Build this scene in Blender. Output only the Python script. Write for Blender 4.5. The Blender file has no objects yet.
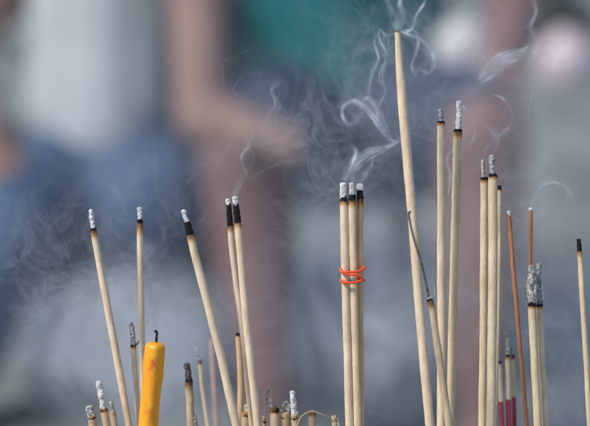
import bpy, bmesh, math, random
from mathutils import Vector, Matrix, noise
R = math.radians
random.seed(7)
sc = bpy.context.scene
col = sc.collection

# ------------------------------------------------------------------ camera frame
PITCH = R(14); CAM = Vector((0, 0, 1.05)); FOC = 0.667
FWD = Vector((0, math.cos(PITCH), -math.sin(PITCH))); UP = Vector((0, math.sin(PITCH), math.cos(PITCH)))
K = 0.36 / 590.0
def W(px, py, d):
    return CAM + FWD * d + UP * (-(py - 213) * K * d) + Vector(((px - 295) * K * d, 0, 0))
PX = K * FOC                       # one photo pixel at the focus distance, in metres
ASH_Z = 0.690

cd = bpy.data.cameras.new('camera'); cam = bpy.data.objects.new('camera', cd); col.objects.link(cam)
cam.location = CAM; cam.rotation_euler = (R(90) - PITCH, 0, 0)
cd.lens = 100; cd.sensor_width = 36; cd.clip_start = 0.02; cd.clip_end = 1000
cd.dof.use_dof = True; cd.dof.focus_distance = FOC; cd.dof.aperture_fstop = 5.6
sc.camera = cam

# ------------------------------------------------------------------ materials
def nodes(name):
    m = bpy.data.materials.new(name); m.use_nodes = True
    nt = m.node_tree; nt.nodes.clear()
    return m, nt, nt.nodes, nt.links
def mat(name, c1, c2=None, scale=40, rough=0.7, bump=0.0, bscale=None, stretch=(1, 1, 1), attr=None, attr_col=None, spec=0.3, sss=0, detail=6, sssr=(1,.5,.2), ssss=.002):
    m, nt, N, L = nodes(name)
    out = N.new('ShaderNodeOutputMaterial'); b = N.new('ShaderNodeBsdfPrincipled')
    L.new(b.outputs[0], out.inputs[0])
    tc = N.new('ShaderNodeTexCoord'); mp = N.new('ShaderNodeMapping'); mp.inputs['Scale'].default_value = stretch
    L.new(tc.outputs['Object'], mp.inputs[0])
    n = N.new('ShaderNodeTexNoise'); n.inputs['Scale'].default_value = scale; n.inputs['Detail'].default_value = detail
    L.new(mp.outputs[0], n.inputs[0])
    cr = N.new('ShaderNodeValToRGB'); cr.color_ramp.elements[0].position = .32; cr.color_ramp.elements[1].position = .68
    cr.color_ramp.elements[0].color = (*c1, 1); cr.color_ramp.elements[1].color = (*(c2 or c1), 1)
    L.new(n.outputs[0], cr.inputs[0]); last = cr.outputs[0]
    if attr:
        a = N.new('ShaderNodeAttribute'); a.attribute_name = attr
        stops = attr_col
        r2 = N.new('ShaderNodeValToRGB'); e = r2.color_ramp.elements
        e[0].position = 0; e[0].color = (1, 1, 1, 1); e[1].position = 1; e[1].color = (*stops[-1][1], 1)
        for p, c in stops[:-1]:
            q = e.new(p); q.color = (*c, 1)
        nb = N.new('ShaderNodeTexNoise'); nb.inputs['Scale'].default_value = 1100; nb.inputs['Detail'].default_value = 4; L.new(tc.outputs['Object'], nb.inputs[0])
        mb = N.new('ShaderNodeMapRange'); mb.inputs[1].default_value = .3; mb.inputs[2].default_value = .7; mb.inputs[3].default_value = .55; mb.inputs[4].default_value = 1.35; L.new(nb.outputs[0], mb.inputs[0])
        mm = N.new('ShaderNodeMath'); mm.operation = 'MULTIPLY'; L.new(a.outputs['Fac'], mm.inputs[0]); L.new(mb.outputs[0], mm.inputs[1])
        L.new(mm.outputs[0], r2.inputs[0])
        if attr == 'burn':      # dark specks and slow brownish blotches of rolled incense paste
            for sc_, p0, p1, lo_ in ((2300, .60, .70, .62), (75, .35, .72, .80), (1500, .30, .36, .0)):
                if lo_ == 0: continue
                sn = N.new('ShaderNodeTexNoise'); sn.inputs['Scale'].default_value = sc_; sn.inputs['Detail'].default_value = 3; L.new(tc.outputs['Object'], sn.inputs[0])
                sm = N.new('ShaderNodeMapRange'); sm.inputs[1].default_value = p0; sm.inputs[2].default_value = p1; sm.inputs[3].default_value = 0; sm.inputs[4].default_value = 1 - lo_; L.new(sn.outputs[0], sm.inputs[0])
                sx = N.new('ShaderNodeMix'); sx.data_type = 'RGBA'; sx.inputs[7].default_value = (.30, .19, .11, 1); L.new(sm.outputs[0], sx.inputs[0]); L.new(last, sx.inputs[6]); last = sx.outputs[2]
        mx = N.new('ShaderNodeMix'); mx.data_type = 'RGBA'; mx.blend_type = 'MULTIPLY'; mx.inputs[0].default_value = 1
        L.new(last, mx.inputs[6]); L.new(r2.outputs[0], mx.inputs[7]); last = mx.outputs[2]
    L.new(last, b.inputs['Base Color'])
    b.inputs['Roughness'].default_value = rough; b.inputs['Specular IOR Level'].default_value = spec
    if sss:
        b.inputs['Subsurface Weight'].default_value = sss; b.inputs['Subsurface Radius'].default_value = sssr; b.inputs['Subsurface Scale'].default_value = ssss
    if bump:
        n2 = N.new('ShaderNodeTexNoise'); n2.inputs['Scale'].default_value = bscale or scale * 2; n2.inputs['Detail'].default_value = 5
        L.new(mp.outputs[0], n2.inputs[0])
        bp = N.new('ShaderNodeBump'); bp.inputs['Strength'].default_value = bump; bp.inputs['Distance'].default_value = .0006
        L.new(n2.outputs[0], bp.inputs['Height']); L.new(bp.outputs[0], b.inputs['Normal'])
    return m

BURN = [(.25, (.80, .62, .42)), (.55, (.42, .27, .17)), (.85, (.10, .07, .055)), (1, (.03, .025, .025))]
SHAFT = {
 'cream':  mat('incense_cream', (.76, .59, .41), (.95, .78, .59), 600, .8, .3, 2600, (1, 1, .12), 'burn', BURN),
 'yellow': mat('incense_yellow', (.68, .54, .35), (.86, .73, .51), 600, .8, .3, 2600, (1, 1, .12), 'burn', BURN),
 'tan':    mat('incense_tan', (.66, .42, .24), (.82, .57, .36), 500, .75, .5, 2600, (1, 1, .12), 'burn', BURN),
 'olive':  mat('incense_olive', (.50, .39, .26), (.68, .55, .38), 500, .75, .5, 2600, (1, 1, .12), 'burn', BURN),
 'orange': mat('incense_orange_brown', (.42, .17, .08), (.55, .25, .13), 900, .7, .4, 2600, (1, 1, .12), 'burn', BURN),
 'pink':   mat('incense_pale_pink', (.55, .38, .33), (.65, .48, .42), 900, .7, .3, 2600, (1, 1, .12), 'burn', BURN),
 'bamboo': mat('bamboo', (.58, .45, .28), (.76, .62, .43), 900, .6, .4, 2600, (1, 1, .08), 'burn', BURN),
}
DYE = mat('magenta_dye', (.34, .045, .09), (.50, .10, .16), 1200, .7, .3, 2600, (1, 1, .2))
CHAR = mat('charred_black', (.006, .006, .007), (.022, .018, .018), 1500, .85, .9, 2500)
ASHM = {
 'white': mat('white_ash', (.50, .50, .51), (.98, .97, .96), 900, .95, .7, 2600),
 'grey':  mat('grey_ash', (.17, .17, .165), (.72, .71, .67), 800, .95, 1., 2600),
 'dark':  mat('dark_ash', (.03, .03, .03), (.22, .21, .20), 800, .95, 1., 2600),
}
WAX = mat('yellow_wax', (.98, .33, .008), (1.0, .50, .03), 130, .36, .5, 420, (1, 1, .4), 'stain', [(.5, (.90, .68, 1.2)), (1, (.62, .30, 1.6))], .45, .35)
WICK = mat('burnt_wick', (.008, .008, .008), (.02, .02, .02), 1500, .9, .5)
RUBBER = mat('orange_rubber', (.80, .07, .02), (.95, .17, .05), 500, .6, .4, 1500, sss=.2)
BRONZE = mat('dark_bronze', (.10, .065, .03), (.18, .12, .06), 30, .45, .5, 200)
ASHBED = mat('sand_and_ash', (.22, .20, .18), (.42, .40, .37), 200, .95, 1., 900)
SKIN1 = mat('brown_skin', (.185, .115, .115), (.245, .155, .15), 9, .55, sss=.0)
SKIN2 = mat('light_brown_skin', (.25, .158, .135), (.33, .215, .18), 9, .55)
TEAL = mat('teal_cotton', (.006, .15, .165), (.014, .21, .225), 12, .9)
NAVY = mat('navy_cotton', (.024, .042, .09), (.04, .07, .13), 8, .9)
DENIM = mat('blue_denim', (.045, .082, .155), (.115, .17, .285), 7, .9)
PALE = mat('pale_grey_cotton', (.40, .45, .48), (.50, .55, .58), 6, .9)
HAIR = mat('black_hair', (.01, .009, .008), (.03, .025, .02), 60, .5)
SHOE = mat('dark_rubber', (.02, .02, .022), (.04, .04, .045), 30, .6)
EYE = mat('eye', (.6, .58, .55), (.62, .6, .58), 30, .2)
PLASTIC = mat('blue_plastic', (.07, .13, .22), (.10, .17, .27), 12, .4)
BAGW = mat('white_plastic_film', (.62, .62, .66), (.78, .77, .80), 14, .35)
BAGP = mat('pink_plastic_film', (.66, .54, .60), (.82, .70, .76), 14, .35)
BAGD = mat('dark_fabric', (.02, .03, .03), (.05, .06, .06), 14, .7)
STONE = mat('pale_stone', (.40, .42, .40), (.52, .53, .50), 6, .8)
def pave_mat():
    m, nt, N, L = nodes('grey_paving')
    out = N.new('ShaderNodeOutputMaterial'); b = N.new('ShaderNodeBsdfPrincipled'); L.new(b.outputs[0], out.inputs[0])
    tc = N.new('ShaderNodeTexCoord'); br = N.new('ShaderNodeTexBrick')
    L.new(tc.outputs['Object'], br.inputs[0]); br.inputs['Scale'].default_value = 1.6; br.offset = .0
    br.inputs['Color1'].default_value = (.24, .27, .275, 1); br.inputs['Color2'].default_value = (.21, .24, .245, 1)
    br.inputs['Mortar'].default_value = (.12, .13, .13, 1); br.inputs['Mortar Size'].default_value = .012; br.inputs['Brick Width'].default_value = .8; br.inputs['Row Height'].default_value = .8
    n = N.new('ShaderNodeTexNoise'); n.inputs['Scale'].default_value = 1.7; n.inputs['Detail'].default_value = 8; L.new(tc.outputs['Object'], n.inputs[0])
    r = N.new('ShaderNodeValToRGB'); r.color_ramp.elements[0].color = (.62, .62, .62, 1); r.color_ramp.elements[1].color = (1.25, 1.25, 1.25, 1)
    r.color_ramp.elements[0].position = .3; r.color_ramp.elements[1].position = .7
    L.new(n.outputs[0], r.inputs[0])
    mx = N.new('ShaderNodeMix'); mx.data_type = 'RGBA'; mx.blend_type = 'MULTIPLY'; mx.inputs[0].default_value = 1
    L.new(br.outputs[0], mx.inputs[6]); L.new(r.outputs[0], mx.inputs[7]); L.new(mx.outputs[2], b.inputs['Base Color'])
    b.inputs['Roughness'].default_value = .8
    return m
PAVE = pave_mat()

# smoke: white-blue scattering with low density; density comes from vertex attribute and 3-D noise
def smoke_mat(name, color, gain, soft_tube=False, stripes=0.0, nscale=60, lo=.3, hi=.75):
    m, nt, N, L = nodes(name)
    out = N.new('ShaderNodeOutputMaterial'); mix = N.new('ShaderNodeMixShader'); tr = N.new('ShaderNodeBsdfTransparent')
    d = N.new('ShaderNodeBsdfDiffuse'); t = N.new('ShaderNodeBsdfTranslucent'); m2 = N.new('ShaderNodeMixShader'); m2.inputs[0].default_value = .5
    d.inputs[0].default_value = (*color, 1); t.inputs[0].default_value = (*color, 1)
    L.new(d.outputs[0], m2.inputs[1]); L.new(t.outputs[0], m2.inputs[2]); L.new(tr.outputs[0], mix.inputs[1]); L.new(m2.outputs[0], mix.inputs[2]); L.new(mix.outputs[0], out.inputs[0])
    def mul(a, b_):
        q = N.new('ShaderNodeMath'); q.operation = 'MULTIPLY'
        for i, v in enumerate((a, b_)):
            if isinstance(v, (int, float)): q.inputs[i].default_value = v
            else: L.new(v, q.inputs[i])
        return q.outputs[0]
    at = N.new('ShaderNodeAttribute'); at.attribute_name = 'dens'
    tc = N.new('ShaderNodeTexCoord')
    n = N.new('ShaderNodeTexNoise'); n.inputs['Scale'].default_value = nscale; n.inputs['Detail'].default_value = 4; n.inputs['Distortion'].default_value = 1.2
    L.new(tc.outputs['Object'], n.inputs[0])
    mr = N.new('ShaderNodeMapRange'); mr.inputs[1].default_value = lo; mr.inputs[2].default_value = hi; L.new(n.outputs[0], mr.inputs[0])
    a = mul(mul(at.outputs['Fac'], gain), mr.outputs[0])
    if stripes:
        uv = N.new('ShaderNodeUVMap'); uv.uv_map = 'flow'
        mp = N.new('ShaderNodeMapping'); mp.inputs['Scale'].default_value = (1.6, stripes, 1); L.new(uv.outputs[0], mp.inputs[0])
        n3 = N.new('ShaderNodeTexNoise'); n3.inputs['Scale'].default_value = 1; n3.inputs['Detail'].default_value = 3; n3.inputs['Distortion'].default_value = .25; L.new(mp.outputs[0], n3.inputs[0])
        m3 = N.new('ShaderNodeMapRange'); m3.inputs[1].default_value = .36; m3.inputs[2].default_value = .72; L.new(n3.outputs[0], m3.inputs[0])
        pw = N.new('ShaderNodeMath'); pw.operation = 'POWER'; pw.inputs[1].default_value = 1.5; L.new(m3.outputs[0], pw.inputs[0])
        a = mul(a, pw.outputs[0])
    if soft_tube:
        lw = N.new('ShaderNodeLayerWeight'); lw.inputs[0].default_value = .5
        inv = N.new('ShaderNodeMath'); inv.operation = 'SUBTRACT'; inv.inputs[0].default_value = 1; L.new(lw.outputs['Facing'], inv.inputs[1])
        pw = N.new('ShaderNodeMath'); pw.operation = 'POWER'; pw.inputs[1].default_value = 1.6; L.new(inv.outputs[0], pw.inputs[0])
        a = mul(a, pw.outputs[0])
    cl = N.new('ShaderNodeClamp'); L.new(a, cl.inputs[0]); L.new(cl.outputs[0], mix.inputs[0])
    return m
SMT = smoke_mat('smoke_filament', (.88, .93, 1.0), 1.0, True, 0, 90, .25, .7)
SMS = smoke_mat('smoke_sheet', (.88, .93, 1.0), 1.0, False, 13, 45, .25, .7)
SMV = smoke_mat('smoke_veil', (.90, .90, .93), 1.0, False, 0, 14, .15, .75)

def wisp_mat():
    m, nt, N, L = nodes('smoke_wispy')
    out = N.new('ShaderNodeOutputMaterial'); mix = N.new('ShaderNodeMixShader'); tr = N.new('ShaderNodeBsdfTransparent')
    d = N.new('ShaderNodeBsdfDiffuse'); t = N.new('ShaderNodeBsdfTranslucent'); m2 = N.new('ShaderNodeMixShader'); m2.inputs[0].default_value = .5
    for q in (d, t): q.inputs[0].default_value = (.88, .92, 1, 1)
    L.new(d.outputs[0], m2.inputs[1]); L.new(t.outputs[0], m2.inputs[2]); L.new(tr.outputs[0], mix.inputs[1]); L.new(m2.outputs[0], mix.inputs[2]); L.new(mix.outputs[0], out.inputs[0])
    tc = N.new('ShaderNodeTexCoord')
    def M(op, a, b_=None, cl=False):
        q = N.new('ShaderNodeMath'); q.operation = op; q.use_clamp = cl
        for i, v in enumerate((a, b_)):
            if v is None: continue
            if isinstance(v, (int, float)): q.inputs[i].default_value = v
            else: L.new(v, q.inputs[i])
        return q.outputs[0]
    # domain warp, then thin ridges of noise = folded smoke sheets seen edge on
    wn = N.new('ShaderNodeTexNoise'); wn.inputs['Scale'].default_value = 24; wn.inputs['Detail'].default_value = 2; L.new(tc.outputs['Object'], wn.inputs[0])
    sc_ = N.new('ShaderNodeVectorMath'); sc_.operation = 'SCALE'; sc_.inputs['Scale'].default_value = .055; L.new(wn.outputs['Color'], sc_.inputs[0])
    ad = N.new('ShaderNodeVectorMath'); L.new(tc.outputs['Object'], ad.inputs[0]); L.new(sc_.outputs[0], ad.inputs[1])
    tot = None
    for scl, k, wgt in ((42, 11, .42), (85, 8, .30), (170, 6, .13)):
        n = N.new('ShaderNodeTexNoise'); n.inputs['Scale'].default_value = scl; n.inputs['Detail'].default_value = 2.5; n.inputs['Distortion'].default_value = .9; L.new(ad.outputs[0], n.inputs[0])
        v = M('MULTIPLY', M('ABSOLUTE', M('SUBTRACT', n.outputs[0], .5)), k)
        v = M('POWER', M('SUBTRACT', 1, v, True), 2.2)
        v = M('MULTIPLY', v, wgt); tot = v if tot is None else M('ADD', tot, v)
    pn = N.new('ShaderNodeTexNoise'); pn.inputs['Scale'].default_value = 20; pn.inputs['Detail'].default_value = 4; L.new(ad.outputs[0], pn.inputs[0])
    pm = N.new('ShaderNodeMapRange'); pm.inputs[1].default_value = .42; pm.inputs[2].default_value = .72; L.new(pn.outputs[0], pm.inputs[0])
    a = M('MULTIPLY', M('ADD', tot, .32), pm.outputs[0])
    at = N.new('ShaderNodeAttribute'); at.attribute_name = 'dens'
    L.new(M('MULTIPLY', a, at.outputs['Fac'], True), mix.inputs[0])
    return m
SMW = wisp_mat()
# ------------------------------------------------------------------ object helpers
def link(name, me, parent=None, m=None):
    o = bpy.data.objects.new(name, me); col.objects.link(o)
    if m: me.materials.append(m)
    if parent: o.parent = parent
    return o
def tag(o, label=None, cat=None, group=None, kind=None):
    if label: o['label'] = label
    if cat: o['category'] = cat
    if group: o['group'] = group
    if kind: o['kind'] = kind
    return o
def empty(name, loc):
    o = bpy.data.objects.new(name, None); col.objects.link(o); o.location = loc; o.empty_display_size = .01
    return o
def spline(pts, n):
    """Catmull-Rom through Vectors"""
    P = [Vector(p) for p in pts]
    if len(P) == 2: return [P[0].lerp(P[1], i / (n - 1)) for i in range(n)]
    P = [P[0] * 2 - P[1]] + P + [P[-1] * 2 - P[-2]]
    segs = len(P) - 3; out = []
    for i in range(n):
        t = i / (n - 1) * segs; s = min(int(t), segs - 1); t -= s
        a, b, c, d = P[s:s + 4]
        out.append(.5 * ((2 * b) + (c - a) * t + (2 * a - 5 * b + 4 * c - d) * t * t + (3 * b - a - 3 * c + d) * t ** 3))
    return out
def tube_mesh(name, path, radii, sides=14, origin=Vector(), rough=0.0, rfreq=900, cap=True, attrs=None, seed=0, uneven=0.0):
    """tube along path; radii per point; attrs: {name:[value per point]}"""
    me = bpy.data.meshes.new(name); V = []; F = []; A = {k: [] for k in (attrs or {})}
    n = len(path); prev = None
    for i, p in enumerate(path):
        t = (path[min(i + 1, n - 1)] - path[max(i - 1, 0)]).normalized()
        if prev is None:
            x = t.orthogonal().normalized()
        else:
            x = (prev - t * prev.dot(t)).normalized()
        prev = x; y = t.cross(x)
        for k in range(sides):
            a = 2 * math.pi * k / sides
            dr = x * math.cos(a) + y * math.sin(a); r = radii[i]
            q = p + dr * r
            if rough:
                s = noise.fractal((q + Vector((seed * 1.7, seed, 0))) * rfreq, 1, 2, 3)
                r *= 1 + rough * s
            if uneven:
                r *= 1 + uneven * noise.noise(Vector((math.cos(a) * .7 + seed, math.sin(a) * .7, i * .06)))
            V.append(p + dr * r - origin)
            for k2 in A: A[k2].append(attrs[k2][i])
    for i in range(n - 1):
        for k in range(sides):
            a = i * sides + k; b = i * sides + (k + 1) % sides
            F.append((a, b, b + sides, a + sides))
    if cap:
        F.append(tuple(range(sides - 1, -1, -1))); F.append(tuple((n - 1) * sides + k for k in range(sides)))
    me.from_pydata(V, [], F)
    for k2, v in A.items():
        at = me.attributes.new(k2, 'FLOAT', 'POINT'); at.data.foreach_set('value', v)
    for f in me.polygons: f.use_smooth = len(f.vertices) == 4
    me.update(); return me
def bm_obj(name, bm, m, parent=None, smooth=True):
    me = bpy.data.meshes.new(name); bm.to_mesh(me); bm.free()
    if smooth:
        for f in me.polygons: f.use_smooth = True
    return link(name, me, parent, m)

# ------------------------------------------------------------------ incense
def pix(px, py, d, tilt=.08):
    dd = d + (py - 213) * PX * tilt
    return W(px, py, dd)
SEED = [0]
def stick(name, label, shaft, w, mt, char=0, ash=None, scorch=8, d=0.0, group=None, dye=None, taper=1.0, cat='incense stick', w_top=None, extra=None, tilt=.08):
    """shaft: px points from the top of the unburnt stick downwards; ash: (px points upward from the char, width, kind)"""
    w *= .94; SEED[0] += 1; sd = SEED[0]; dep = FOC + d; scorch *= .75
    top = [pix(x, y, dep, tilt) for x, y in shaft]
    dirv = (top[-1] - top[-2]).normalized()
    end = top[-1] + dirv * ((ASH_Z - .012 - top[-1].z) / dirv.z)
    full = top + [top[-1].lerp(end, .5), end]
    L = sum((full[i + 1] - full[i]).length for i in range(len(full) - 1)); n = max(40, int(L / (PX * 1.6)))
    path = spline(full, n)
    path = [p + Vector((noise.noise(Vector((i * .035, sd * 3.1, 0))), noise.noise(Vector((i * .035, sd * 3.1, 7))), 0)) * PX * .45 for i, p in enumerate(path)]
    base = Vector((end.x, end.y, ASH_Z)); root = tag(empty(name, base), label, cat, group)
    r = w * .5 * K * dep; rt = (w_top or w) * .5 * K * dep
    # measured arc lengths in px
    s = [0]
    for i in range(1, n): s.append(s[-1] + (path[i] - path[i - 1]).length / PX)
    rad = [(rt + (r - rt) * min(1, a / 60)) * (1 + .045 * noise.noise(Vector((a * .11, sd * 5.3, 0))) + .02 * noise.noise(Vector((a * .6, sd * 5.3, 4)))) for a in s]
    cut = 0
    if char:
        cut = next(i for i, a in enumerate(s) if a >= char); cut = max(cut, 1)
    burn = [max(0, 1 - (a - char) / max(scorch, .01)) ** 1.3 * .92 for a in s]
    dcut = n
    if dye: dcut = next((i for i in range(n) if (dye - shaft[0][1]) <= s[i]), n - 1)
    me = tube_mesh('shaft', path[cut:dcut] , rad[cut:dcut], 18, base, .02, 1200, attrs={'burn': burn[cut:dcut]}, seed=sd)
    link('shaft', me, root, SHAFT[mt])
    if dye:
        link('dyed_base', tube_mesh('dyed_base', path[dcut - 1:], [q * 1.02 for q in rad[dcut - 1:]], 16, base, .03, 1500, seed=sd), root, DYE)
    if char:
        cp = [path[0].lerp(path[cut], t / 14) for t in range(15)]
        link('charred_end', tube_mesh('charred_end', cp, [rad[cut] * (.80 + .21 * (t / 14)) for t in range(15)], 18, base, .22, 1100, seed=sd), root, CHAR)
    if ash:
        for pts, aw, kind in (ash if isinstance(ash, list) else [ash]):
            ap = [pix(x, y, dep, tilt) for x, y in pts]
            LL = sum((ap[i + 1] - ap[i]).length for i in range(len(ap) - 1)) / PX
            m_ = max(20, int(LL * 3.2)); ap = spline(ap, m_)
            ar = aw * (.45 if aw > 2.5 else .5) * K * dep
            rr = []
            for i in range(m_):
                e = (m_ - 1 - i) / (m_ - 1) * LL / (aw * .5)
                rr.append(ar * (max(0.02, 1 - (1 - min(e / .7, 1)) ** 2) ** .4 if aw > 2.5 else (.35 + .65 * min(1, e / 6))))
            link('ash', tube_mesh('ash', ap, rr, 28 if aw > 2.5 else 8, base, .20 if aw > 2.5 else .12, 1150, seed=sd + 40, uneven=.35 if aw > 2.5 else 0), root, ASHM[kind])
    return root

G_IN = None
stick('incense_stick', 'leftmost long cream incense stick, short white ash tip above a thin black ring', [(93, 228), (110, 320), (129, 426)], 8, 'cream', 1.6, ([(93, 229), (92.2, 220), (90.8, 209)], 5.2, 'white'), 16, .004, w_top=6.5)
stick('incense_stick', 'upright thin cream incense stick passing behind the yellow candle, white ash tip', [(140, 219), (141.5, 320), (145, 426)], 6.6, 'cream', 3, ([(140, 220), (139.6, 214), (139.2, 207)], 5, 'white'), 24, .016)
stick('incense_stick', 'short cream incense stick just left of the candle with a curled dark crust', [(133.2, 344), (138.5, 426)], 6, 'cream', 1.6, [([(133.4, 345), (132.6, 334), (130.8, 322)], 5.4, 'grey'), ([(131, 342), (134, 345), (138, 343), (138.6, 340)], 2.2, 'dark')], 6, .010)
stick('incense_stick', 'lowest burnt-down stub at far left with a broken grey ash end', [(92.5, 421), (93.5, 430)], 9, 'olive', 3.5, ([(92.5, 422), (91, 413), (88.6, 405.5)], 8, 'grey'), 6, -.004)
stick('incense_stick', 'burnt-down stub with the tallest ash of the three stubs left of the candle', [(104, 411), (106.5, 426)], 8.4, 'bamboo', 2.2, ([(104, 412), (101.5, 397), (98.7, 380.5)], 6.6, 'white'), 6, -.002)
stick('incense_stick', 'slim burnt-down stub with grey ash nearest the candle on its left', [(113.4, 417), (115, 427)], 6.6, 'bamboo', 2, ([(113.4, 418), (112.3, 410), (111, 401)], 5, 'grey'), 6, .006)
stick('incense_stick', 'half-burnt brown stub with a black crusted top, standing right of the candle', [(188.6, 379), (190, 400), (191, 426)], 8.6, 'olive', 2, [([(188.6, 380), (188, 371), (186.6, 362.5)], 7, 'dark'), ([(195, 426), (194.4, 420), (193.4, 414)], 6, 'grey')], 14, .012)
stick('incense_stick', 'thin soft-focus cream incense stick with a small curl of ash at its tip', [(199.5, 361), (203, 392), (208, 428)], 4.2, 'cream', 1.2, [([(199.4, 362), (197.6, 353), (196, 344)], 2.6, 'grey'), ([(197.5, 359), (200.5, 361), (203, 358.5)], 1.8, 'dark')], 5, .045)
stick('incense_stick', 'blurred pale pink incense stick far behind the others, right of the thin cream stick', [(211.5, 336), (214, 380), (217, 430)], 5.5, 'pink', 0, None, 6, .085)
stick('incense_stick', 'long strongly leaning cream incense stick with short black tip and white ash knob', [(187, 221.5), (195.4, 257), (214.5, 330), (236.5, 426)], 9, 'cream', 13, ([(187, 222.5), (185, 216), (183.2, 209.5)], 5.6, 'white'), 13, -.006, w_top=7.4)
stick('incense_stick', 'left stick of the pair with long black charred tips, white ash bead on top', [(228.6, 203.6), (233, 257), (242.5, 330), (252, 426)], 6.6, 'cream', 22, ([(228.6, 205), (227.9, 201.8), (227.4, 198.6)], 5, 'white'), 12, .004)
stick('incense_stick', 'higher, thicker right stick of the pair with long black charred tips', [(236, 204), (240.8, 257), (247.4, 330), (257.5, 426)], 8.4, 'cream', 17.5, ([(236.2, 205.5), (235.4, 201), (234.2, 196)], 6, 'white'), 12, -.005, w_top=6.8)
stick('incense_stick', 'plain tan incense stick with a tiny black tip half hidden behind the charred pair', [(238.4, 333), (240.3, 375), (240.5, 426)], 6.6, 'tan', 1.6, None, 4, .012)
stick('incense_stick', 'thick dark-ringed stub under the charred pair with a little grey ash', [(246, 417), (246, 428)], 9.5, 'olive', 2.2, ([(246, 418), (246.8, 411), (246.2, 404)], 6.5, 'grey'), 6, .006)
stick('incense_stick', 'stub whose thin grey ash filament bends over like a hook', [(264.5, 423), (264.5, 430)], 4, 'olive', 1.5, ([(264.5, 424), (265.5, 412), (267, 396), (269.4, 387), (271.4, 391), (271.8, 398)], 1.9, 'grey'), 5, .0)
stick('incense_stick', 'wide pale stub with flat blackened top, beside the hooked ash filament', [(274.8, 409), (275, 428)], 10, 'cream', 1.8, ([(273, 410), (271.6, 404), (271.4, 397)], 4.5, 'grey'), 7, .008)
stick('incense_stick', 'orange-brown stub topped by crumbled looping grey ash near the bottom centre', [(285, 419), (285.5, 428)], 8, 'tan', 1.5, [([(283, 420), (281.5, 411), (283.5, 404), (288, 402.5), (289.5, 408), (286.5, 414)], 3.6, 'grey'), ([(287, 420), (288, 412), (286, 406)], 4, 'grey')], 6, .004)
stick('incense_stick', 'stub with the tallest pale crumbling ash column near the bottom centre', [(295, 421), (296, 429)], 8, 'olive', 3, [([(294.5, 422), (293.5, 408), (292, 390.5)], 6, 'white'), ([(297, 422), (297, 415), (294.5, 408)], 4.5, 'grey')], 5, .0)
stick('incense_stick', 'faint low grey-brown stub under the arching pale ash strand', [(312.3, 413.5), (312.5, 429)], 8, 'olive', 1, None, 8, .020)
stick('incense_stick', 'low ash-tipped stub just left of the rubber-banded bundle', [(334.5, 423), (335, 430)], 6, 'olive', 2, [([(334.5, 424), (334, 418), (332.8, 415.5)], 5, 'grey'), ([(338.6, 426), (338, 421), (337, 418)], 4.4, 'grey')], 6, .004)
# arching strand
o = link('ash_strand', tube_mesh('ash_strand', spline([W(297, 426, FOC), W(301.5, 416.5, FOC), (W(311, 411.2, FOC - .003)), W(320, 413.5, FOC - .003), W(331, 418.2, FOC), W(337, 424, FOC)], 60), [PX * .5] * 60, 8, Vector(), .15, 1500), None, SHAFT['olive'])
tag(o, 'thin pale strand of ash arching between the stubs left of the banded bundle', 'ash strand')
GB = None
stick('incense_stick', 'left stick of the rubber-banded three, crumbly grey-white ash end', [(343.6, 197), (345.6, 290), (349.5, 426)], 8.6, 'cream', 3, ([(343.6, 199), (343.2, 191), (343.5, 182.5)], 7, 'white'), 9, -.001)
stick('incense_stick', 'middle stick of the three bound by the orange rubber band', [(352, 194.5), (354, 290), (357.5, 426)], 8.4, 'yellow', 5, ([(352, 195.5), (351.8, 189), (351.6, 182.5)], 5.6, 'white'), 13, -.001)
stick('incense_stick', 'right stick of the rubber-banded three, wide white ash cap on black char', [(359.8, 189), (360, 290), (360.5, 426)], 7.4, 'tan', 9, [([(359.8, 190), (360.2, 186.5), (360.4, 183.4)], 7.6, 'white')], 16, .0013)
# rubber band: two crossing loops
def band():
    pts = []; kn = [(0, 269.5), (.5, 272.6), (1, 268), (2, 270), (2.5, 275.2), (3, 279.6), (4, 281.2), (4.5, 281.8), (5, 280), (6, 269.5)]
    for i in range(144):
        th = 6 * math.pi * i / 144; q = th / math.pi
        for (a, ya), (b_, yb) in zip(kn, kn[1:]):
            if a <= q <= b_: t = (q - a) / (b_ - a); t = t * t * (3 - 2 * t); py = ya + (yb - ya) * t; break
        c = math.cos(th); s_ = math.sin(th); lay = .5 * math.sin(q * 1.1)
        x = 352.3 - (11.6 + lay * .5) * math.copysign(abs(c) ** .8, c)
        dep = FOC - .0001 - (6.9 + lay) * PX * math.copysign(abs(s_) ** .7, s_)
        pts.append(W(x, py + .8 * math.sin(q * 9) + .6 * math.sin(q * 4.3 + 1), dep))
    pts.append(pts[0].copy())
    return link('rubber_band', tube_mesh('rubber_band', spline(pts, 430), [PX * (1.4 + .3 * math.sin(k * .11) + .25 * noise.noise(Vector((k * .07, 0, 0)))) for k in range(430)], 10, Vector(), .14, 700, cap=False), None, RUBBER)
tag(band(), 'twisted orange-red rubber band wound twice around the three bundled sticks', 'rubber band')

stick('incense_stick', 'tallest incense stick, reaching near the top of the photo with a reddish tapered tip', [(397.4, 31.5), (400.8, 80), (408.5, 174), (412, 210), (420.5, 320), (430, 426)], 10.2, 'cream', 0, None, 2.2, -.012, w_top=5.5)
stick('incense_stick', 'leaning stick crossing the tall one, a long thin blackened ash filament on top', [(429.5, 299), (434, 322), (449.5, 426)], 8, 'olive', 1.5, [([(429.5, 300), (426, 284), (421, 262), (414, 239), (410, 222), (409, 213), (411.5, 211.5)], 2.3, 'dark'), ([(427.5, 299.5), (430.5, 297.5), (433, 299.5)], 2.6, 'grey'), ([(432, 306), (435, 290), (431, 280)], .9, 'grey')], 14, -.024, w_top=6.6)
stick('incense_stick', 'straight upright cream stick right of the tallest one, short greenish-white ash nib', [(441, 121), (441.5, 260), (441, 426)], 9.2, 'cream', 1.2, ([(441, 122), (441, 115), (440.4, 108.5)], 4.6, 'grey'), 7, .004, w_top=8)
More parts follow.
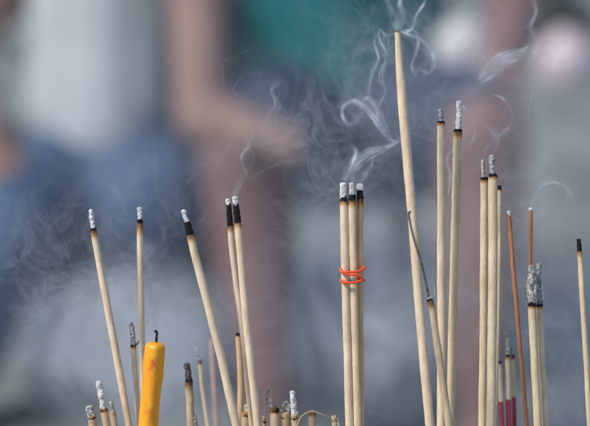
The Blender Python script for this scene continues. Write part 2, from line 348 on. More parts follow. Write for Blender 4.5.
stick('incense_stick', 'cream stick with the longest smooth white ash column, leaning slightly right', [(458.2, 129), (454.8, 240), (450, 426)], 9.2, 'yellow', 1.8, ([(458.4, 130), (459, 115), (459.8, 100.5)], 6.4, 'white'), 14, .012)
stick('incense_stick', 'left stick of the unbound upright trio at right, grey ash over a dark ring', [(484.2, 177), (483.6, 300), (482, 426)], 8.2, 'yellow', 1.8, ([(483.6, 178), (482.9, 169), (482.6, 159.5)], 3.8, 'grey'), 8, .001)
stick('incense_stick', 'middle and thickest stick of the unbound upright trio at right, with pale ash', [(493, 173.5), (492.6, 300), (490.6, 426)], 10, 'yellow', 2, ([(492.8, 174.5), (492, 164), (491.8, 154.5)], 5.8, 'grey'), 6, -.008, w_top=9.6)
stick('incense_stick', 'lower rear stick of the unbound upright trio, with only a small black tip', [(499.2, 185.5), (498, 300), (494, 426)], 5.6, 'yellow', 3, None, 5, .004)
stick('incense_stick', 'thin leaning orange-brown incense stick with a small white bead tip', [(508.6, 214), (517, 312), (527, 426)], 4.6, 'orange', 0, ([(508.7, 215.5), (508.4, 213), (508.2, 210.5)], 4.6, 'white'), 1, .006)
stick('incense_stick', 'thin orange-brown incense stick rising out of the grey ash clump', [(530.6, 210.5), (530.8, 300), (535, 426)], 4.4, 'orange', 0, ([(530.7, 212), (530.6, 209.5), (530.6, 207.5)], 4.4, 'white'), 1, .010)
stick('incense_stick', 'left stick of the double pair carrying one thick clump of crumbling grey ash', [(531.6, 301.5), (534.5, 360), (538, 426)], 8.6, 'yellow', 3.8, [([(531.8, 303), (530.5, 290), (532, 276), (531, 265)], 7, 'grey'), ([(529, 298), (528, 285), (530.5, 272)], 3.6, 'grey'), ([(534, 300), (535, 284), (534, 268)], 4, 'grey')], 6, .000)
stick('incense_stick', 'right stick of the double pair carrying one thick clump of crumbling grey ash', [(539.6, 302.5), (542, 360), (545.6, 426)], 7.4, 'cream', 3, [([(539.5, 304), (539.5, 290), (538, 276), (539.4, 262.5)], 6.4, 'grey'), ([(542.5, 300), (541.5, 288), (540, 279)], 3.4, 'white')], 6, .005)
stick('incense_stick', 'rightmost stick at the edge of the photo, pale with a plain charred point', [(578.6, 239), (583.2, 310), (590, 426)], 6, 'yellow', 11, None, 12, .006, w_top=5)
stick('incense_stick', 'short magenta-based stick hugging the right edge of the upright trio', [(499, 361), (502.5, 426)], 5, 'cream', 1.4, ([(499, 362), (498, 354), (497.6, 344)], 3.4, 'grey'), 4, .022, dye=404)
stick('incense_stick', 'short magenta-based stick with the tallest ash of its small cluster', [(507.6, 354), (509, 426)], 5.6, 'cream', 1.8, ([(507.6, 355), (507.6, 343), (505.4, 332)], 4.8, 'grey'), 8, .024, dye=402)
stick('incense_stick', 'short magenta-based stick next to the thin leaning orange-brown stick', [(513, 354.5), (514.6, 426)], 4.6, 'yellow', 1.8, ([(512.6, 355), (511, 351), (510.5, 347)], 3.6, 'grey'), 7, .027, dye=400)

# ------------------------------------------------------------------ candle
def candle():
    d = FOC - .014
    A = pix(155.4, 342, d); B = pix(148.2, 428, d); dv = (B - A).normalized()
    E = A + dv * ((ASH_Z - .01 - A.z) / dv.z); base = Vector((E.x, E.y, ASH_Z))
    root = tag(empty('candle', base), 'yellow-orange wax candle with a curled black wick and reddish smudges', 'candle')
    n = 150; L = (E - A).length; path = [A.lerp(E, (i / (n - 1)) ** 1.35) for i in range(n)]
    R0 = 10.0 * .5 * K * d * 2
    x = dv.orthogonal().normalized(); y = dv.cross(x); sides = 64
    V = []; F = []; S = []
    stains = [(pix(153.6, 363, d), 4.2, 1.0), (pix(156, 359, d), 2.4, .8), (pix(151.5, 367.5, d), 2.8, .8), (pix(150.8, 411, d), 4.6, .55), (pix(153, 417, d), 4, .5), (pix(147, 403, d), 2.4, .4)]
    for i, p in enumerate(path):
        s = (p - A).length
        prof = min(1, s / (R0 * .55)); r = R0 * (.30 + .70 * math.sqrt(1 - (1 - prof) ** 2)) * (1 if prof < 1 else 1 + .02 * (s / L))
        lift = 0
        for k in range(sides):
            a = 2 * math.pi * k / sides; dr = x * math.cos(a) + y * math.sin(a)
            rr = r * (1 + .045 * noise.noise(Vector((math.cos(a) * 1.3, math.sin(a) * 1.3, s * 60))) + .02 * noise.noise(Vector((math.cos(a) * 4, math.sin(a) * 4, s * 300))))
            # two hardened drips and a rounded rim
            for (da, s0, wd, h) in ((2.2, .022, .32, .10), (4.1, .016, .28, .08), (5.4, .03, .25, .07), (.6, .012, .3, .06)):
                dd = (a - da + math.pi) % (2 * math.pi) - math.pi
                g = math.exp(-(dd / wd) ** 2) * (1 / (1 + math.exp((s - s0) * 1500))) * (.5 + .9 * math.exp(-((s - s0 + .002) / .003) ** 2))
                rr += r * h * g * prof
            q = p + dr * rr; V.append(q - base)
            # stains face the viewer side, given in world space
            st = 0
            for c, w_, am in stains:
                c2 = c - FWD * R0; dist = (q - c2); dist = dist.length / (w_ * PX)
                st = max(st, am * max(0, 1.35 - dist + .9 * noise.noise(q * 1400)))
            S.append(min(1, st))
    for i in range(n - 1):
        for k in range(sides):
            a = i * sides + k; b = i * sides + (k + 1) % sides; F.append((a, a + sides, b + sides, b))
    F.append(tuple(range(sides)))
    me = bpy.data.meshes.new('wax'); me.from_pydata(V, [], F)
    at = me.attributes.new('stain', 'FLOAT', 'POINT'); at.data.foreach_set('value', S)
    for f in me.polygons: f.use_smooth = len(f.vertices) == 4
    link('wax', me, root, WAX)
    wp = spline([pix(156.2, 344, d), pix(156.6, 337, d), pix(157, 333.4, d), pix(156, 331, d), pix(154.4, 331.8, d)], 30)
    link('wick', tube_mesh('wick', wp, [PX * (1.3 - .3 * i / 29) for i in range(30)], 10, base, .15, 1500), root, WICK)
candle()

# ------------------------------------------------------------------ urn (just below the picture)
CY = .655
def lathe(prof, sides=72):
    bm = bmesh.new(); rings = []
    for r, z in prof:
        rings.append([bm.verts.new((r * math.cos(2 * math.pi * k / sides), r * math.sin(2 * math.pi * k / sides), z)) for k in range(sides)])
    for a, b in zip(rings, rings[1:]):
        for k in range(sides): bm.faces.new((a[k], a[(k + 1) % sides], b[(k + 1) % sides], b[k]))
    return bm
urn = tag(empty('incense_urn', (0, CY, 0)), 'dark bronze incense urn holding the burning sticks, just below the picture', 'urn')
bm_obj('bowl', lathe([(.03, .50), (.09, .505), (.14, .54), (.165, .60), (.17, .66), (.178, .695), (.185, .70), (.185, .708), (.165, .708), (.16, .70), (.155, .62), (.10, .56), (.01, .56)]), BRONZE, urn)
bm_obj('pedestal', lathe([(.001, .0), (.16, .0), (.16, .03), (.11, .05), (.05, .12), (.045, .35), (.07, .46), (.10, .507)]), BRONZE, urn)
bed = bmesh.new(); rings = []
for j in range(24):
    r = .163 * j / 23 + .0005
    rings.append([bed.verts.new((r * math.cos(2 * math.pi * k / 64), r * math.sin(2 * math.pi * k / 64), ASH_Z + .003 * noise.noise(Vector((r * math.cos(k * .098) * 40, r * math.sin(k * .098) * 40, 0))))) for k in range(64)])
for a, b in zip(rings, rings[1:]):
    for k in range(64): bed.faces.new((a[k], a[(k + 1) % 64], b[(k + 1) % 64], b[k]))
bed.faces.new(rings[0])
o = bm_obj('ash_bed', bed, ASHBED); o.location = (0, CY, 0); tag(o, 'bed of grey sand and ash filling the urn', 'ash', kind='stuff')

# ------------------------------------------------------------------ people
def blob(name, chains, m, parent, origin, voxel=.011, smooth=6):
    """one continuous surface grown from tapering limbs: chains = lists of (point, radius)"""
    bm = bmesh.new()
    for ch in chains:
        for (p, r), (q, s) in zip(ch, ch[1:]):
            p = Vector(p); q = Vector(q); L = (q - p).length; steps = max(2, int(L / (min(r, s) * .35)) + 1)
            for i in range(steps + 1):
                t = i / steps; rr = r + (s - r) * t
                bmesh.ops.create_icosphere(bm, subdivisions=2, radius=rr, matrix=Matrix.Translation(p.lerp(q, t) - origin))
    me = bpy.data.meshes.new(name); bm.to_mesh(me); bm.free()
    o = link(name, me, parent, m)
    md = o.modifiers.new('r', 'REMESH'); md.mode = 'VOXEL'; md.voxel_size = voxel; md.use_smooth_shade = True
    m2 = o.modifiers.new('s', 'SMOOTH'); m2.iterations = smooth; m2.factor = .5
    dg = bpy.context.evaluated_depsgraph_get(); ev = o.evaluated_get(dg)
    me2 = bpy.data.meshes.new_from_object(ev); o.modifiers.clear(); o.data = me2; me2.name = name
    if not me2.materials: me2.materials.append(m)
    return o
def hand(wrist, direction, palm_n, s=1.0, side=1):
    """palm and five unequal bent fingers as chains"""
    d = Vector(direction).normalized(); n = Vector(palm_n); n = (n - d * n.dot(d)).normalized(); a = d.cross(n) * side
    w = Vector(wrist); ch = []
    for k, (off, ln) in enumerate(((-.03, .065), (-.010, .075), (.011, .07), (.031, .055))):
        kn = w + d * .085 * s + a * off * s
        ch.append([(w + a * off * .5 * s, .021 * s), (kn, .0135 * s)])
        m1 = kn + (d * .9 + n * .35) * ln * .5 * s; m2 = m1 + (d * .6 + n * .8) * ln * .5 * s
        ch.append([(kn, .0115 * s), (m1, .010 * s), (m2, .008 * s)])
    t0 = w + d * .02 * s - a * .022 * s; t1 = t0 + (d * .6 - a * .6 + n * .3) * .045 * s; t2 = t1 + (d * .9 - a * .1 + n * .3) * .03 * s
    ch.append([(t0, .017 * s), (t1, .013 * s), (t2, .010 * s)])
    return ch
def person(label, skin, pelvis, chest, head, shoulders, elbows, wrists, hips, knees, ankles, top, top_mat, low_mat, legs_len, facing, limb=1.0, sleeve=.55, torso_w=(.13, .15)):
    pelvis, chest, head = map(Vector, (pelvis, chest, head))
    base = Vector((pelvis.x, pelvis.y, 0)); root = tag(empty('person', base), label, 'person')
    f = Vector(facing).normalized(); sd = f.cross(Vector((0, 0, 1))).normalized()
    tw = (shoulders[1] - shoulders[0])
    bw = min(.12, torso_w[0] - .018)
    ch = [[(pelvis - sd * .06, bw), (pelvis + sd * .06, bw)], [(pelvis, bw), (pelvis.lerp(chest, .5), bw * .9), (chest, bw)],
          [(shoulders[0], .055), (chest + Vector((0, 0, .05)), .085), (shoulders[1], .055)], [(chest, .09), (head - Vector((0, 0, .13)), .055), (head, .07)],
          [(head + Vector((0, 0, .03)), .088), (head + f * .02 + Vector((0, 0, -.01)), .08), (head + f * .045 - Vector((0, 0, .075)), .045)],
          [(head + f * .085 + Vector((0, 0, .01)), .012), (head + f * .105 - Vector((0, 0, .025)), .014)],
          [(head + sd * .088, .016), (head + sd * .09 - Vector((0, 0, .03)), .012)], [(head - sd * .088, .016), (head - sd * .09 - Vector((0, 0, .03)), .012)]]
    for i in (0, 1):
        ch.append([(shoulders[i], .052 * limb), (elbows[i], .041 * limb), (Vector(elbows[i]).lerp(wrists[i], .3), .043 * limb), (wrists[i], .031 * limb)])
        ch += hand(wrists[i], Vector(wrists[i]) - Vector(elbows[i]), (0, .2, -1), 1.0, 1 if i else -1)
        ch.append([(hips[i], .085), (knees[i], .062 * limb)])
        ch.append([(knees[i], .060 * limb), (Vector(knees[i]).lerp(ankles[i], .3) - f * .015, .060 * limb), (ankles[i], .038)])
        toe = Vector(ankles[i]) + f * .15; toe.z = .03
        ch.append([(Vector(ankles[i]), .038), (Vector((ankles[i].x - f.x * .03, ankles[i].y - f.y * .03, .04)), .036)])
        ch.append([(Vector((ankles[i].x, ankles[i].y, .045)), .04), (toe, .028)])
    blob('body', ch, skin, root, base)
    root.rotation_euler = (0, 0, 0)
    tc = [[(pelvis.lerp(chest, .2), torso_w[0]), (pelvis.lerp(chest, .5), torso_w[0]), (chest, torso_w[1])],
          [(shoulders[0], .072), (chest + Vector((0, 0, .05)), .10), (shoulders[1], .072)], [(pelvis.lerp(chest, .3) - sd * .5 * torso_w[0], torso_w[0] * .8), (chest - sd * .5 * torso_w[0], torso_w[0] * .85)], [(pelvis.lerp(chest, .3) + sd * .5 * torso_w[0], torso_w[0] * .8), (chest + sd * .5 * torso_w[0], torso_w[0] * .85)]]
    for i in (0, 1):
        tc.append([(shoulders[i], .070), (Vector(shoulders[i]).lerp(elbows[i], sleeve), .062)])
    blob('shirt', tc, top_mat, root, base, .012)
    lc = [[(pelvis - sd * .07 - Vector((0, 0, .03)), .13), (pelvis + sd * .07 - Vector((0, 0, .03)), .13)]]
    for i in (0, 1):
        e = min(1, legs_len)
        lc.append([(hips[i], .112), (Vector(hips[i]).lerp(knees[i], e), .088 * limb)])
        if legs_len > 1: lc.append([(knees[i], .086 * limb), (Vector(knees[i]).lerp(ankles[i], legs_len - 1), .062)])
    blob('trousers' if legs_len > 1 else 'shorts', lc, low_mat, root, base, .012)
    hr = [[(head + Vector((0, 0, .045)) - f * .015, .092), (head - f * .035 + Vector((0, 0, -.01)), .08)]]
    blob('hair', hr, HAIR, root, base, .01)
    for s in (-1, 1):
        b = bmesh.new(); bmesh.ops.create_icosphere(b, subdivisions=2, radius=.013, matrix=Matrix.Translation(head + f * .083 + sd * s * .032 + Vector((0, 0, .012)) - base)); bm_obj('eye', b, EYE, root)
    for i in (0, 1):
        p = Vector((ankles[i].x, ankles[i].y, .012))
        blob('sandal', [[(p - f * .05, .012), (p + f * .17, .012)], [(p - f * .04 + sd * .025, .012), (p + f * .16 + sd * .03, .012)], [(p - f * .04 - sd * .025, .012), (p + f * .16 - sd * .03, .012)]], SHOE, root, base, .008, 2)
    return root
def on_ground(v, z=.09): return Vector((v.x, v.y, z))
def stool(label, c, h, r, m):
    root = tag(empty('stool', (c.x, c.y, 0)), label, 'stool')
    bm_obj('seat', lathe([(.001, h), (r * .9, h), (r, h - .01), (r, h - .04), (r * .92, h - .04), (r * .9, h - .02), (.001, h - .02)], 32), m, root)
    for k in range(4):
        a = math.pi / 4 + k * math.pi / 2
        link('leg', tube_mesh('leg', [Vector((math.cos(a) * r * .8, math.sin(a) * r * .8, h - .03)), Vector((math.cos(a) * r * 1.05, math.sin(a) * r * 1.05, 0))], [.02, .026], 12), root, m)
    return root

# A: in teal, seated opposite, knees apart
pelA = W(343, 102, 3.02)
kA = [W(246, 160, 2.62), W(482, 140, 2.64)]
aA = [on_ground(W(275, 470, 2.66)), on_ground(W(478, 470, 2.70))]
chA = pelA + Vector((-.005, -.02, .36))
shA = [chA + Vector((-.18, 0, .07)), chA + Vector((.18, 0, .07))]
elA = [W(262, 0, 3.18), W(522, -30, 2.95)]
wrA = [W(292, 80, 3.32), W(503, 62, 2.74)]
person('seated person in a teal shirt and navy shorts, knees apart, blurred behind the smoke', SKIN1, pelA, chA, chA + Vector((0, -.03, .33)), shA, elA, wrA,
       [pelA + Vector((-.09, -.03, -.01)), pelA + Vector((.09, -.03, -.01))], kA, aA, None, TEAL, NAVY, .80, (0, -1, 0), 1.3, torso_w=(.152, .16))
stool('dark blue plastic stool under the person in teal', Vector((pelA.x, pelA.y, 0)), pelA.z - .12, .19, PLASTIC)
# B: pale shirt and jeans at left, forearm stretched to the right
pelB = W(102, 186, 2.98)
chB = W(106, -20, 3.08) + Vector((0, 0, .05))
shB = [W(52, -85, 3.08), W(192, -95, 2.98)]
elB = [W(-45, 60, 3.1), W(202, 120, 2.68)]
wrB = [W(-8, 146, 2.85), W(250, 127, 2.52)]
kB = [W(18, 228, 2.80), W(158, 196, 2.68)]
aB = [on_ground(W(-42, 400, 2.84)), on_ground(W(120, 330, 3.15), .12)]
person('blurred person at left in pale grey shirt and blue jeans, bare forearm stretched sideways', SKIN2, pelB, chB, chB + Vector((.03, -.02, .34)), shB, elB, wrB,
       [pelB + Vector((-.09, -.02, 0)), pelB + Vector((.09, -.02, 0))], kB, aB, None, PALE, DENIM, 1.96, (.1, -1, 0), 1.15, .15, (.108, .115))
stool('low blue plastic stool under the person in jeans', Vector((pelB.x, pelB.y + .06, 0)), max(.12, pelB.z - .12), .15, PLASTIC)

# bags, bench
def bag(name, label, c, r, m, cat='bag', sq=(1, .8, 1.0)):
    root = tag(empty(name, (c.x, c.y, c.z)), label, cat)
    b = bmesh.new(); bmesh.ops.create_icosphere(b, subdivisions=5, radius=1)
    for v in b.verts:
        p = v.co.copy(); s = 1 + .13 * noise.fractal(p * 2.3 + Vector((r * 90, 0, 0)), 1, 2, 4)
        z = max(p.z, -.75); pinch = 1 - .45 * max(0, z - .35)
        v.co = Vector((p.x * sq[0] * s * pinch, p.y * sq[1] * s * pinch, (z + .75) * sq[2] * .75)) * r
    bm_obj('pouch', b, m, root)
    for s in (-1, 1):
        pts = spline([Vector((s * r * .1, 0, r * 1.15)), Vector((s * r * .35, 0, r * 1.45)), Vector((s * r * .22, .01, r * 1.7)), Vector((0, 0, r * 1.35))], 20)
        link('handle', tube_mesh('handle', pts, [r * .07] * 20, 8), root, m)
    return root
bl = W(462, 74, 2.80)
bag('plastic_bag', 'white plastic bag resting on the lap of the person in teal', bl, .047, BAGW, sq=(1, .8, 1.6))
gd = 1.05 / math.tan(math.atan((84 - 213) * K) + PITCH)
pb = W(564, 84, gd * math.cos(PITCH) + 1.05 * math.sin(PITCH)); pb.z = 0
bag('plastic_bag', 'pinkish white plastic bag standing on the pavement at upper right', pb, .108, BAGP, sq=(1, .8, 1.5))
pd = pb + Vector((.03, .55, 0)); pd.z = 0
bag('backpack', 'dark backpack standing on the pavement behind the pinkish bag', pd, .20, BAGD, sq=(1, .7, 1.25))
bp = W(8, 78, 5.2); 
bench = tag(empty('bench', (bp.x, bp.y, 0)), 'pale stone bench at the far upper left, blurred', 'bench')
b = bmesh.new(); bmesh.ops.create_cube(b, size=1); bmesh.ops.scale(b, vec=(.7, .4, .08), verts=b.verts); bmesh.ops.translate(b, vec=(-.1, 0, .36), verts=b.verts); bmesh.ops.bevel(b, geom=b.edges[:], offset=.01, segments=2); bm_obj('seat', b, STONE, bench)
for s in (-.34, .14):
    b = bmesh.new(); bmesh.ops.create_cube(b, size=1); bmesh.ops.scale(b, vec=(.12, .36, .318), verts=b.verts); bmesh.ops.translate(b, vec=(s, 0, .159), verts=b.verts); bmesh.ops.bevel(b, geom=b.edges[:], offset=.01, segments=2); bm_obj('leg', b, STONE, bench)
bag('handbag', 'dark handbag standing on the pale stone bench', Vector((bp.x + .02, bp.y, .40)), .12, BAGD)

bn = W(226, 40, 3.5)
BIN = mat('steel_blue_plastic', (.11, .15, .18), (.15, .19, .22), 10, .5)
br_ = tag(empty('waste_bin', (bn.x, bn.y, 0)), 'blurred steel-blue bin between the two seated people', 'bin')
bm_obj('bin_body', lathe([(.001, 0), (.10, 0), (.13, .02), (.155, .62), (.165, .63), (.165, .66), (.15, .66), (.001, .655)], 40), BIN, br_)
bm_obj('lid', lathe([(.172, .665), (.172, .69), (.12, .73), (.03, .745), (.001, .745)], 40), BIN, br_)
# ground
b = bmesh.new(); bmesh.ops.create_grid(b, x_segments=8, y_segments=8, size=300)
g = bm_obj('pavement', b, PAVE, smooth=False); tag(g, kind='structure')

# ------------------------------------------------------------------ smoke
def smoke_obj(name, parts, label, kind=None, group=None):
    """parts: list of meshes -> joined under one object (vertex attr dens, uv flow)"""
    pass
class Smoke:
    def __init__(s): s.V = []; s.F = []; s.D = []; s.U = []; s.M = []
    def tube(s, path, rad, dens, sides=8):
        n = len(path); o = len(s.V); prev = None
        for i, p in enumerate(path):
            t = (path[min(i + 1, n - 1)] - path[max(i - 1, 0)]).normalized()
            x = t.orthogonal().normalized() if prev is None else (prev - t * prev.dot(t)).normalized(); prev = x; y = t.cross(x)
            for k in range(sides):
                a = 2 * math.pi * k / sides; s.V.append(p + (x * math.cos(a) + y * math.sin(a)) * rad[i]); s.D.append(dens[i]); s.U.append((i / n, k / sides))
        for i in range(n - 1):
            for k in range(sides):
                a = o + i * sides + k; b_ = o + i * sides + (k + 1) % sides; s.F.append((a, b_, b_ + sides, a + sides)); s.M.append(0)
    def sheet(s, A, B, dens, nv=18, bulge=0.0):
        """surface spanned between two curves, bulging in depth"""
        n = len(A); o = len(s.V)
        for i in range(n):
            for j in range(nv):
                v = j / (nv - 1); p = A[i].lerp(B[i], v)
                p = p + FWD * bulge * math.sin(v * math.pi * 1.6 + i * .09)
                u = i / (n - 1)
                e = min(1, v / .18, (1 - v) / .18); e = e * e * (3 - 2 * e)
                s.V.append(p); s.D.append(dens * e * min(1, u / .06) * min(1, (1 - u) / .3)); s.U.append((u, v))
        for i in range(n - 1):
            for j in range(nv - 1):
                a = o + i * nv + j; s.F.append((a, a + 1, a + nv + 1, a + nv)); s.M.append(1)
    def build(s, name, label, kind=None, group=None, cat='smoke', mats=None):
        base = s.V[0].copy(); me = bpy.data.meshes.new(name); me.from_pydata([v - base for v in s.V], [], s.F)
        at = me.attributes.new('dens', 'FLOAT', 'POINT'); at.data.foreach_set('value', s.D)
        uv = me.uv_layers.new(name='flow')
        for lp in me.loops: uv.data[lp.index].uv = s.U[lp.vertex_index]
        for m in (mats or (SMT, SMS)): me.materials.append(m)
        me.polygons.foreach_set('material_index', s.M)
        for f in me.polygons: f.use_smooth = True
        o = bpy.data.objects.new(name, me); col.objects.link(o); o.location = base
        return tag(o, label, cat, group, kind)
def wav(p, amp, f, sd):
    q = p * f + Vector((sd * 3.7, sd * 1.3, sd))
    return p + Vector((noise.noise(q), noise.noise(q + Vector((9, 3, 1))), noise.noise(q + Vector((4, 8, 2))))) * amp
def fil(S, pts, d=0.0, w=1.6, dens=.3, n=110, sd=1, strands=3, spread=3.0, ddepth=.006):
    strands = strands * 2 + 1; spread *= .55; w *= .80; dens *= .74
    """hand-traced smoke filament as several nearly parallel strands that drift apart"""
    P = [W(x, y, FOC + d + ddepth * math.sin(i * 1.3 + sd)) for i, (x, y) in enumerate(pts)]
    C = spline(P, n); halo(S, [wav(p, PX * 2, 110, sd) for p in C], 4.2, dens * .20, n)
    for k in range(strands):
        path = []; ph = random.uniform(0, 6)
        for i, p in enumerate(C):
            u = i / (n - 1)
            t = (C[min(i + 1, n - 1)] - C[max(0, i - 1)]).normalized(); nn = t.cross(FWD).normalized()
            off = (k - (strands - 1) / 2) * spread * PX * (.15 + u) * (.6 + .5 * math.sin(ph * .3 + u * 5))
            path.append(wav(p + nn * off + FWD * off * .7, PX * 2.2 * (.2 + u), 110, sd + k * .13))
        wd = w * random.uniform(.6, 1.5)
        S.tube(path, [PX * wd * (.55 + 1.0 * i / n) for i in range(n)], [dens * random.uniform(.95, 1.05) * (1 - .35 * k / max(1, strands)) * min(1, i / 6) * min(1, (n - 1 - i) / (n * .35)) * (.55 + .6 * (noise.noise(Vector((i * .09, sd * 2.2, k))) + .35)) for i in range(n)])
def halo(S, C, w, dens, n):
    S.tube(C, [PX * w * (.6 + 2.2 * i / n) for i in range(n)], [dens * min(1, i / 10) * min(1, (n - 1 - i) / (n * .5)) for i in range(n)], 10)
def sh(S, a, b_, d=0.0, dens=.3, n=70, sd=1, nv=22, bulge=.006):
    A = [wav(p, PX * 3, 90, sd) for p in spline([W(x, y, FOC + d) for x, y in a], n)]
    B = [wav(p, PX * 3, 90, sd + .4) for p in spline([W(x, y, FOC + d + .012) for x, y in b_], n)]
    S.sheet(A, B, dens, nv, bulge)

# plume from the tallest stick
S = Smoke()
fil(S, [(397, 31), (394, 20), (390, 8), (386, -12)], -.01, 1.4, .34, sd=1, strands=5, spread=3.5)
fil(S, [(398, 31), (402, 18), (400, 4), (404, -14)], -.01, 1.4, .34, sd=2, strands=5, spread=3)
fil(S, [(399, 32), (406, 32), (413, 27), (416, 16), (423, 4), (428, -12)], -.008, 1.5, .40, sd=3, strands=3, spread=2)
fil(S, [(400, 31), (412, 36), (424, 42), (433, 54), (434, 66), (428, 74), (420, 68)], -.006, 1.6, .46, sd=4, strands=3, spread=2.5)
fil(S, [(400, 30), (414, 31), (418, 42), (416, 54), (412, 66), (417, 78)], -.004, 1.5, .40, sd=5, strands=2, spread=2.5)
fil(S, [(396, 33), (386, 36), (380, 30), (380, 40), (386, 52), (392, 66)], -.004, 1.4, .30, sd=6, strands=2, spread=2)
sh(S, [(397, 33), (388, 18), (382, 4), (378, -14)], [(399, 33), (408, 22), (412, 6), (420, -14)], -.01, .16, sd=1.5)
S.build('smoke_plume', 'fine curling blue-white smoke rising from the tip of the tallest stick', group=None)
# plume from the bundle
S = Smoke()
fil(S, [(344, 182), (346, 172), (352, 163), (356, 152), (350, 146)], -.002, 1.6, .40, sd=11, strands=4, spread=3)
fil(S, [(353, 182), (352, 172), (358, 162), (368, 154), (384, 148), (398, 141), (402, 132)], -.002, 1.8, .42, sd=12, strands=5, spread=3.5)
fil(S, [(361, 182), (366, 172), (372, 164), (374, 152)], -.002, 1.6, .26, sd=13, strands=3, spread=3)
fil(S, [(398, 143), (388, 138), (380, 128), (372, 115), (363, 106), (353, 101), (344, 106), (342, 116), (348, 124), (356, 121), (357, 113)], -.002, 1.8, .42, n=160, sd=14, strands=5, spread=2.2)
fil(S, [(392, 138), (384, 126), (378, 112), (372, 102), (366, 98), (358, 98)], 0, 1.6, .36, sd=15, strands=4, spread=3)
fil(S, [(372, 106), (369, 90), (372, 74), (378, 58), (374, 42), (379, 30)], .004, 1.3, .28, sd=16, strands=3, spread=2.5)
fil(S, [(378, 108), (384, 92), (380, 76), (386, 60), (383, 44)], .004, 1.2, .22, sd=17, strands=3, spread=3)
sh(S, [(372, 108), (382, 126), (392, 138), (402, 140)], [(364, 116), (374, 132), (386, 144), (400, 146)], 0, .34, sd=2.5)
sh(S, [(345, 183), (345, 172), (350, 160), (356, 148)], [(362, 183), (364, 172), (374, 158), (392, 148)], .0, .30, sd=2.9)
S.build('smoke_plume', 'smoke curling up from the ash of the rubber-banded bundle into a round loop')
# comb-shaped wisp at upper right
S = Smoke()
for i in range(7):
    f = i / 6
    fil(S, [(530 - 3 * f, 46 + 10 * f), (520 - 2 * f, 50 + 10 * f), (508 - 3 * f, 52 + 14 * f), (497 - 2 * f, 56 + 20 * f), (487 - 3 * f, 64 + 18 * f), (480 - 4 * f, 76 + 12 * f)], .002, 1.2, .52 * (1 - .4 * f), sd=20 + i * .35, strands=2, spread=1.6)
sh(S, [(532, 44), (516, 48), (500, 53), (487, 66), (478, 80)], [(528, 62), (516, 66), (504, 76), (494, 82), (482, 86)], .002, .22, sd=3.5)
fil(S, [(526, 66), (532, 56), (536, 42), (530, 28), (536, 12), (530, -6)], .004, 1.6, .26, sd=31, strands=4, spread=4)
S.build('smoke_wisp', 'bright feathery smoke wisp hanging at the upper right, swept to the left')
# small curls
S = Smoke()
fil(S, [(459, 101), (464, 108), (470, 118), (475, 132), (471, 142), (465, 146), (462, 141)], .012, 1.5, .24, sd=41, strands=2, spread=1.5)
fil(S, [(483, 158), (488, 146), (496, 138), (508, 128), (512, 114), (504, 100), (492, 96), (487, 104)], .01, 1.3, .17, sd=42, strands=3, spread=4)
fil(S, [(492, 154), (497, 142), (490, 130), (480, 118), (486, 104)], .01, 1.3, .15, sd=43, strands=3, spread=4)
S.build('smoke_wisp', 'faint smoke curls beside the long white ash column and above the upright trio')
S = Smoke()
fil(S, [(448, 196), (450, 176), (447, 160), (452, 146), (448, 134)], .01, 1.5, .26, sd=44, strands=3, spread=1.8)
S.build('smoke_wisp', 'pale thread of smoke climbing between the two upright cream sticks')
S = Smoke()
fil(S, [(233, 197), (238, 184), (244, 172), (241, 158), (248, 146), (246, 130)], .006, 1.3, .20, sd=51, strands=4, spread=5)
fil(S, [(250, 168), (254, 156), (248, 148), (243, 152), (247, 160)], .006, 1.2, .18, sd=52, strands=2, spread=2)
fil(S, [(258, 140), (268, 120), (276, 104), (272, 90), (282, 78)], .02, 1.6, .16, sd=53, strands=4, spread=6)
S.build('smoke_wisp', 'thin broken smoke threads rising above the pair of charred sticks')
S = Smoke()
fil(S, [(531, 208), (534, 198), (542, 186), (556, 182), (568, 190), (574, 206)], .01, 1.4, .16, sd=61, strands=3, spread=4)
fil(S, [(509, 210), (512, 216), (517, 221), (526, 216), (531, 210)], .008, 1.4, .20, sd=62, strands=2, spread=1.5)
S.build('smoke_wisp', 'faint arc of smoke over the two thin orange-brown sticks')
# haze: uncountable faint filaments drifting through the air behind and between the sticks
S = Smoke()
def flow(p, sd):
    q = p * 26 + Vector((sd, 0, 0)); e = .01
    def ps(v): return Vector((noise.noise(v), noise.noise(v + Vector((31, 7, 3))), noise.noise(v + Vector((5, 17, 41)))))
    dx = (ps(q + Vector((e, 0, 0))) - ps(q - Vector((e, 0, 0)))) / (2 * e); dy = (ps(q + Vector((0, e, 0))) - ps(q - Vector((0, e, 0)))) / (2 * e); dz = (ps(q + Vector((0, 0, e))) - ps(q - Vector((0, 0, e)))) / (2 * e)
    return Vector((dy.z - dz.y, dz.x - dx.z, dx.y - dy.x))
zones = [(-20, 200, 180, 420, 60), (190, 340, 60, 420, 45), (300, 470, 60, 430, 40), (440, 610, 70, 430, 40), (330, 470, -10, 160, 50), (0, 190, 130, 260, 14), (460, 560, 20, 170, 20), (215, 300, 60, 190, 14)]
for x0, x1, y0, y1, cnt in zones:
    for i in range(cnt):
        p = W(random.uniform(x0, x1), random.uniform(y0, y1), FOC + random.uniform(-.01, .07)); path = []; sd = random.choice((0, 3.3, 6.1, 8.4, 11.7))
        for k in range(random.randint(26, 70)):
            path.append(p.copy()); v = flow(p, sd); v.y *= .5
            p = p + (v + Vector((0, 0, .25))).normalized() * PX * 1.1
        n = len(path); dn = random.choice((random.uniform(.012, .03), random.uniform(.02, .05)))
        nst = random.choice((1, 2, 3))
        for q in range(nst):
            pp = [wav(a + UP * q * PX * 2.2, PX * 2, 80, q * .5) for a in path]
            S.tube(pp, [PX * random.choice((.55, .75)) * (1 + 1.0 * k / n) for k in range(n)], [dn * min(1, k / 8, (n - 1 - k) / 14) for k in range(n)], 7)
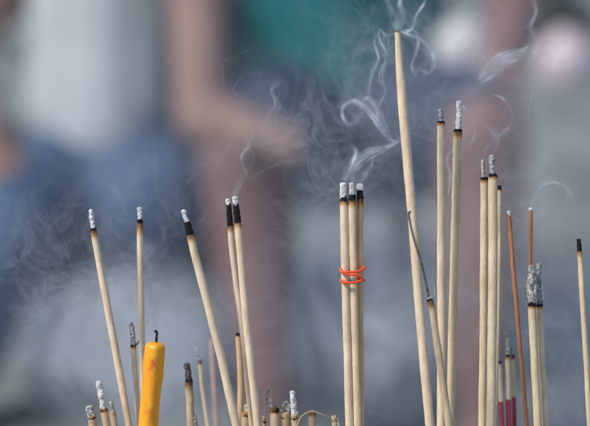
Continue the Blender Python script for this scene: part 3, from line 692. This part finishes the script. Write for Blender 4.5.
S.build('smoke_filaments', 'countless faint smoke filaments drifting between and behind the sticks', kind='stuff')
# soft veils of haze: broad wavy sheets hanging behind the sticks
def veil(pts, d, dens, label, tilt=.1, n=34, wm=None, amp=.03):
    """pts: px box; density falls off to the rim; real wavy sheet with depth"""
    x0, x1, y0, y1 = pts; S = Smoke(); o = 0
    for i in range(n):
        for j in range(n):
            u = i / (n - 1); v = j / (n - 1)
            p = W(x0 + (x1 - x0) * u, y0 + (y1 - y0) * v, d + tilt * (u - .5)); p = wav(p, amp * d, 5 / d, d * 7 + x0)
            r = math.hypot(u - .5, v - .5) * 2; e = max(0, 1 - r); e = e * e * (3 - 2 * e)
            S.V.append(p); S.D.append(dens * e); S.U.append((u, v))
    for i in range(n - 1):
        for j in range(n - 1):
            a = i * n + j; S.F.append((a, a + 1, a + n + 1, a + n)); S.M.append(0)
    return S.build('smoke_haze', label, kind='stuff', mats=(wm or SMV, wm or SMV))
veil((-20, 280, 225, 480), .82, 2.9, 'milky smoke haze low at left behind the candle')
veil((250, 490, 150, 470), .86, 1.45, 'pale smoke haze low in the centre behind the banded bundle')
veil((440, 680, 190, 560), .9, .55, 'thin neutral smoke haze low at right')
veil((-60, 420, -80, 300), 1.15, .22, 'broad thin smoke haze across the left half', .2)
veil((250, 720, -100, 480), 1.25, .18, 'broad thin smoke haze across the right half', -.2)

veil((-140, 380, 60, 560), .715, .58, 'wispy smoke folds drifting behind the left sticks', .05, wm=SMW)
veil((150, 520, -60, 420), .70, .50, 'wispy smoke folds drifting above the charred pair and the banded bundle', .04, wm=SMW)
veil((240, 560, -110, 250), .69, .36, 'wispy smoke folds around the upper part of the tallest stick', .02, wm=SMW)
veil((360, 760, 20, 560), .72, .46, 'wispy smoke folds drifting behind the right sticks', -.04, wm=SMW)
# ------------------------------------------------------------------ light
w = bpy.data.worlds.new('World'); sc.world = w; w.use_nodes = True
nt = w.node_tree; bg = nt.nodes['Background']; sky = nt.nodes.new('ShaderNodeTexSky'); sky.sky_type = 'NISHITA'; sky.sun_disc = False
EL, AZ = R(48), R(-60)     # azimuth measured from behind the camera towards the left
sun_dir = Vector((math.sin(AZ) * math.cos(EL), -math.cos(AZ) * math.cos(EL), math.sin(EL)))
sky.sun_elevation = EL; sky.sun_rotation = math.atan2(sun_dir.x, sun_dir.y)
nt.links.new(sky.outputs[0], bg.inputs[0]); bg.inputs[1].default_value = .12
sl = bpy.data.lights.new('sun', 'SUN'); so = bpy.data.objects.new('sun', sl); col.objects.link(so)
sl.energy = 2.9; sl.angle = R(12); sl.color = (1, .93, .84)
so.rotation_euler = sun_dir.to_track_quat('Z', 'Y').to_euler(); so.location = (-2, -2, 4)

sc.view_settings.view_transform = 'Standard'; sc.view_settings.look = 'None'; sc.view_settings.exposure = 0; sc.view_settings.gamma = 1
sc.cycles.transparent_max_bounces = 400; sc.cycles.max_bounces = 8; sc.cycles.use_denoising = True
sc.cycles.sample_clamp_indirect = 4
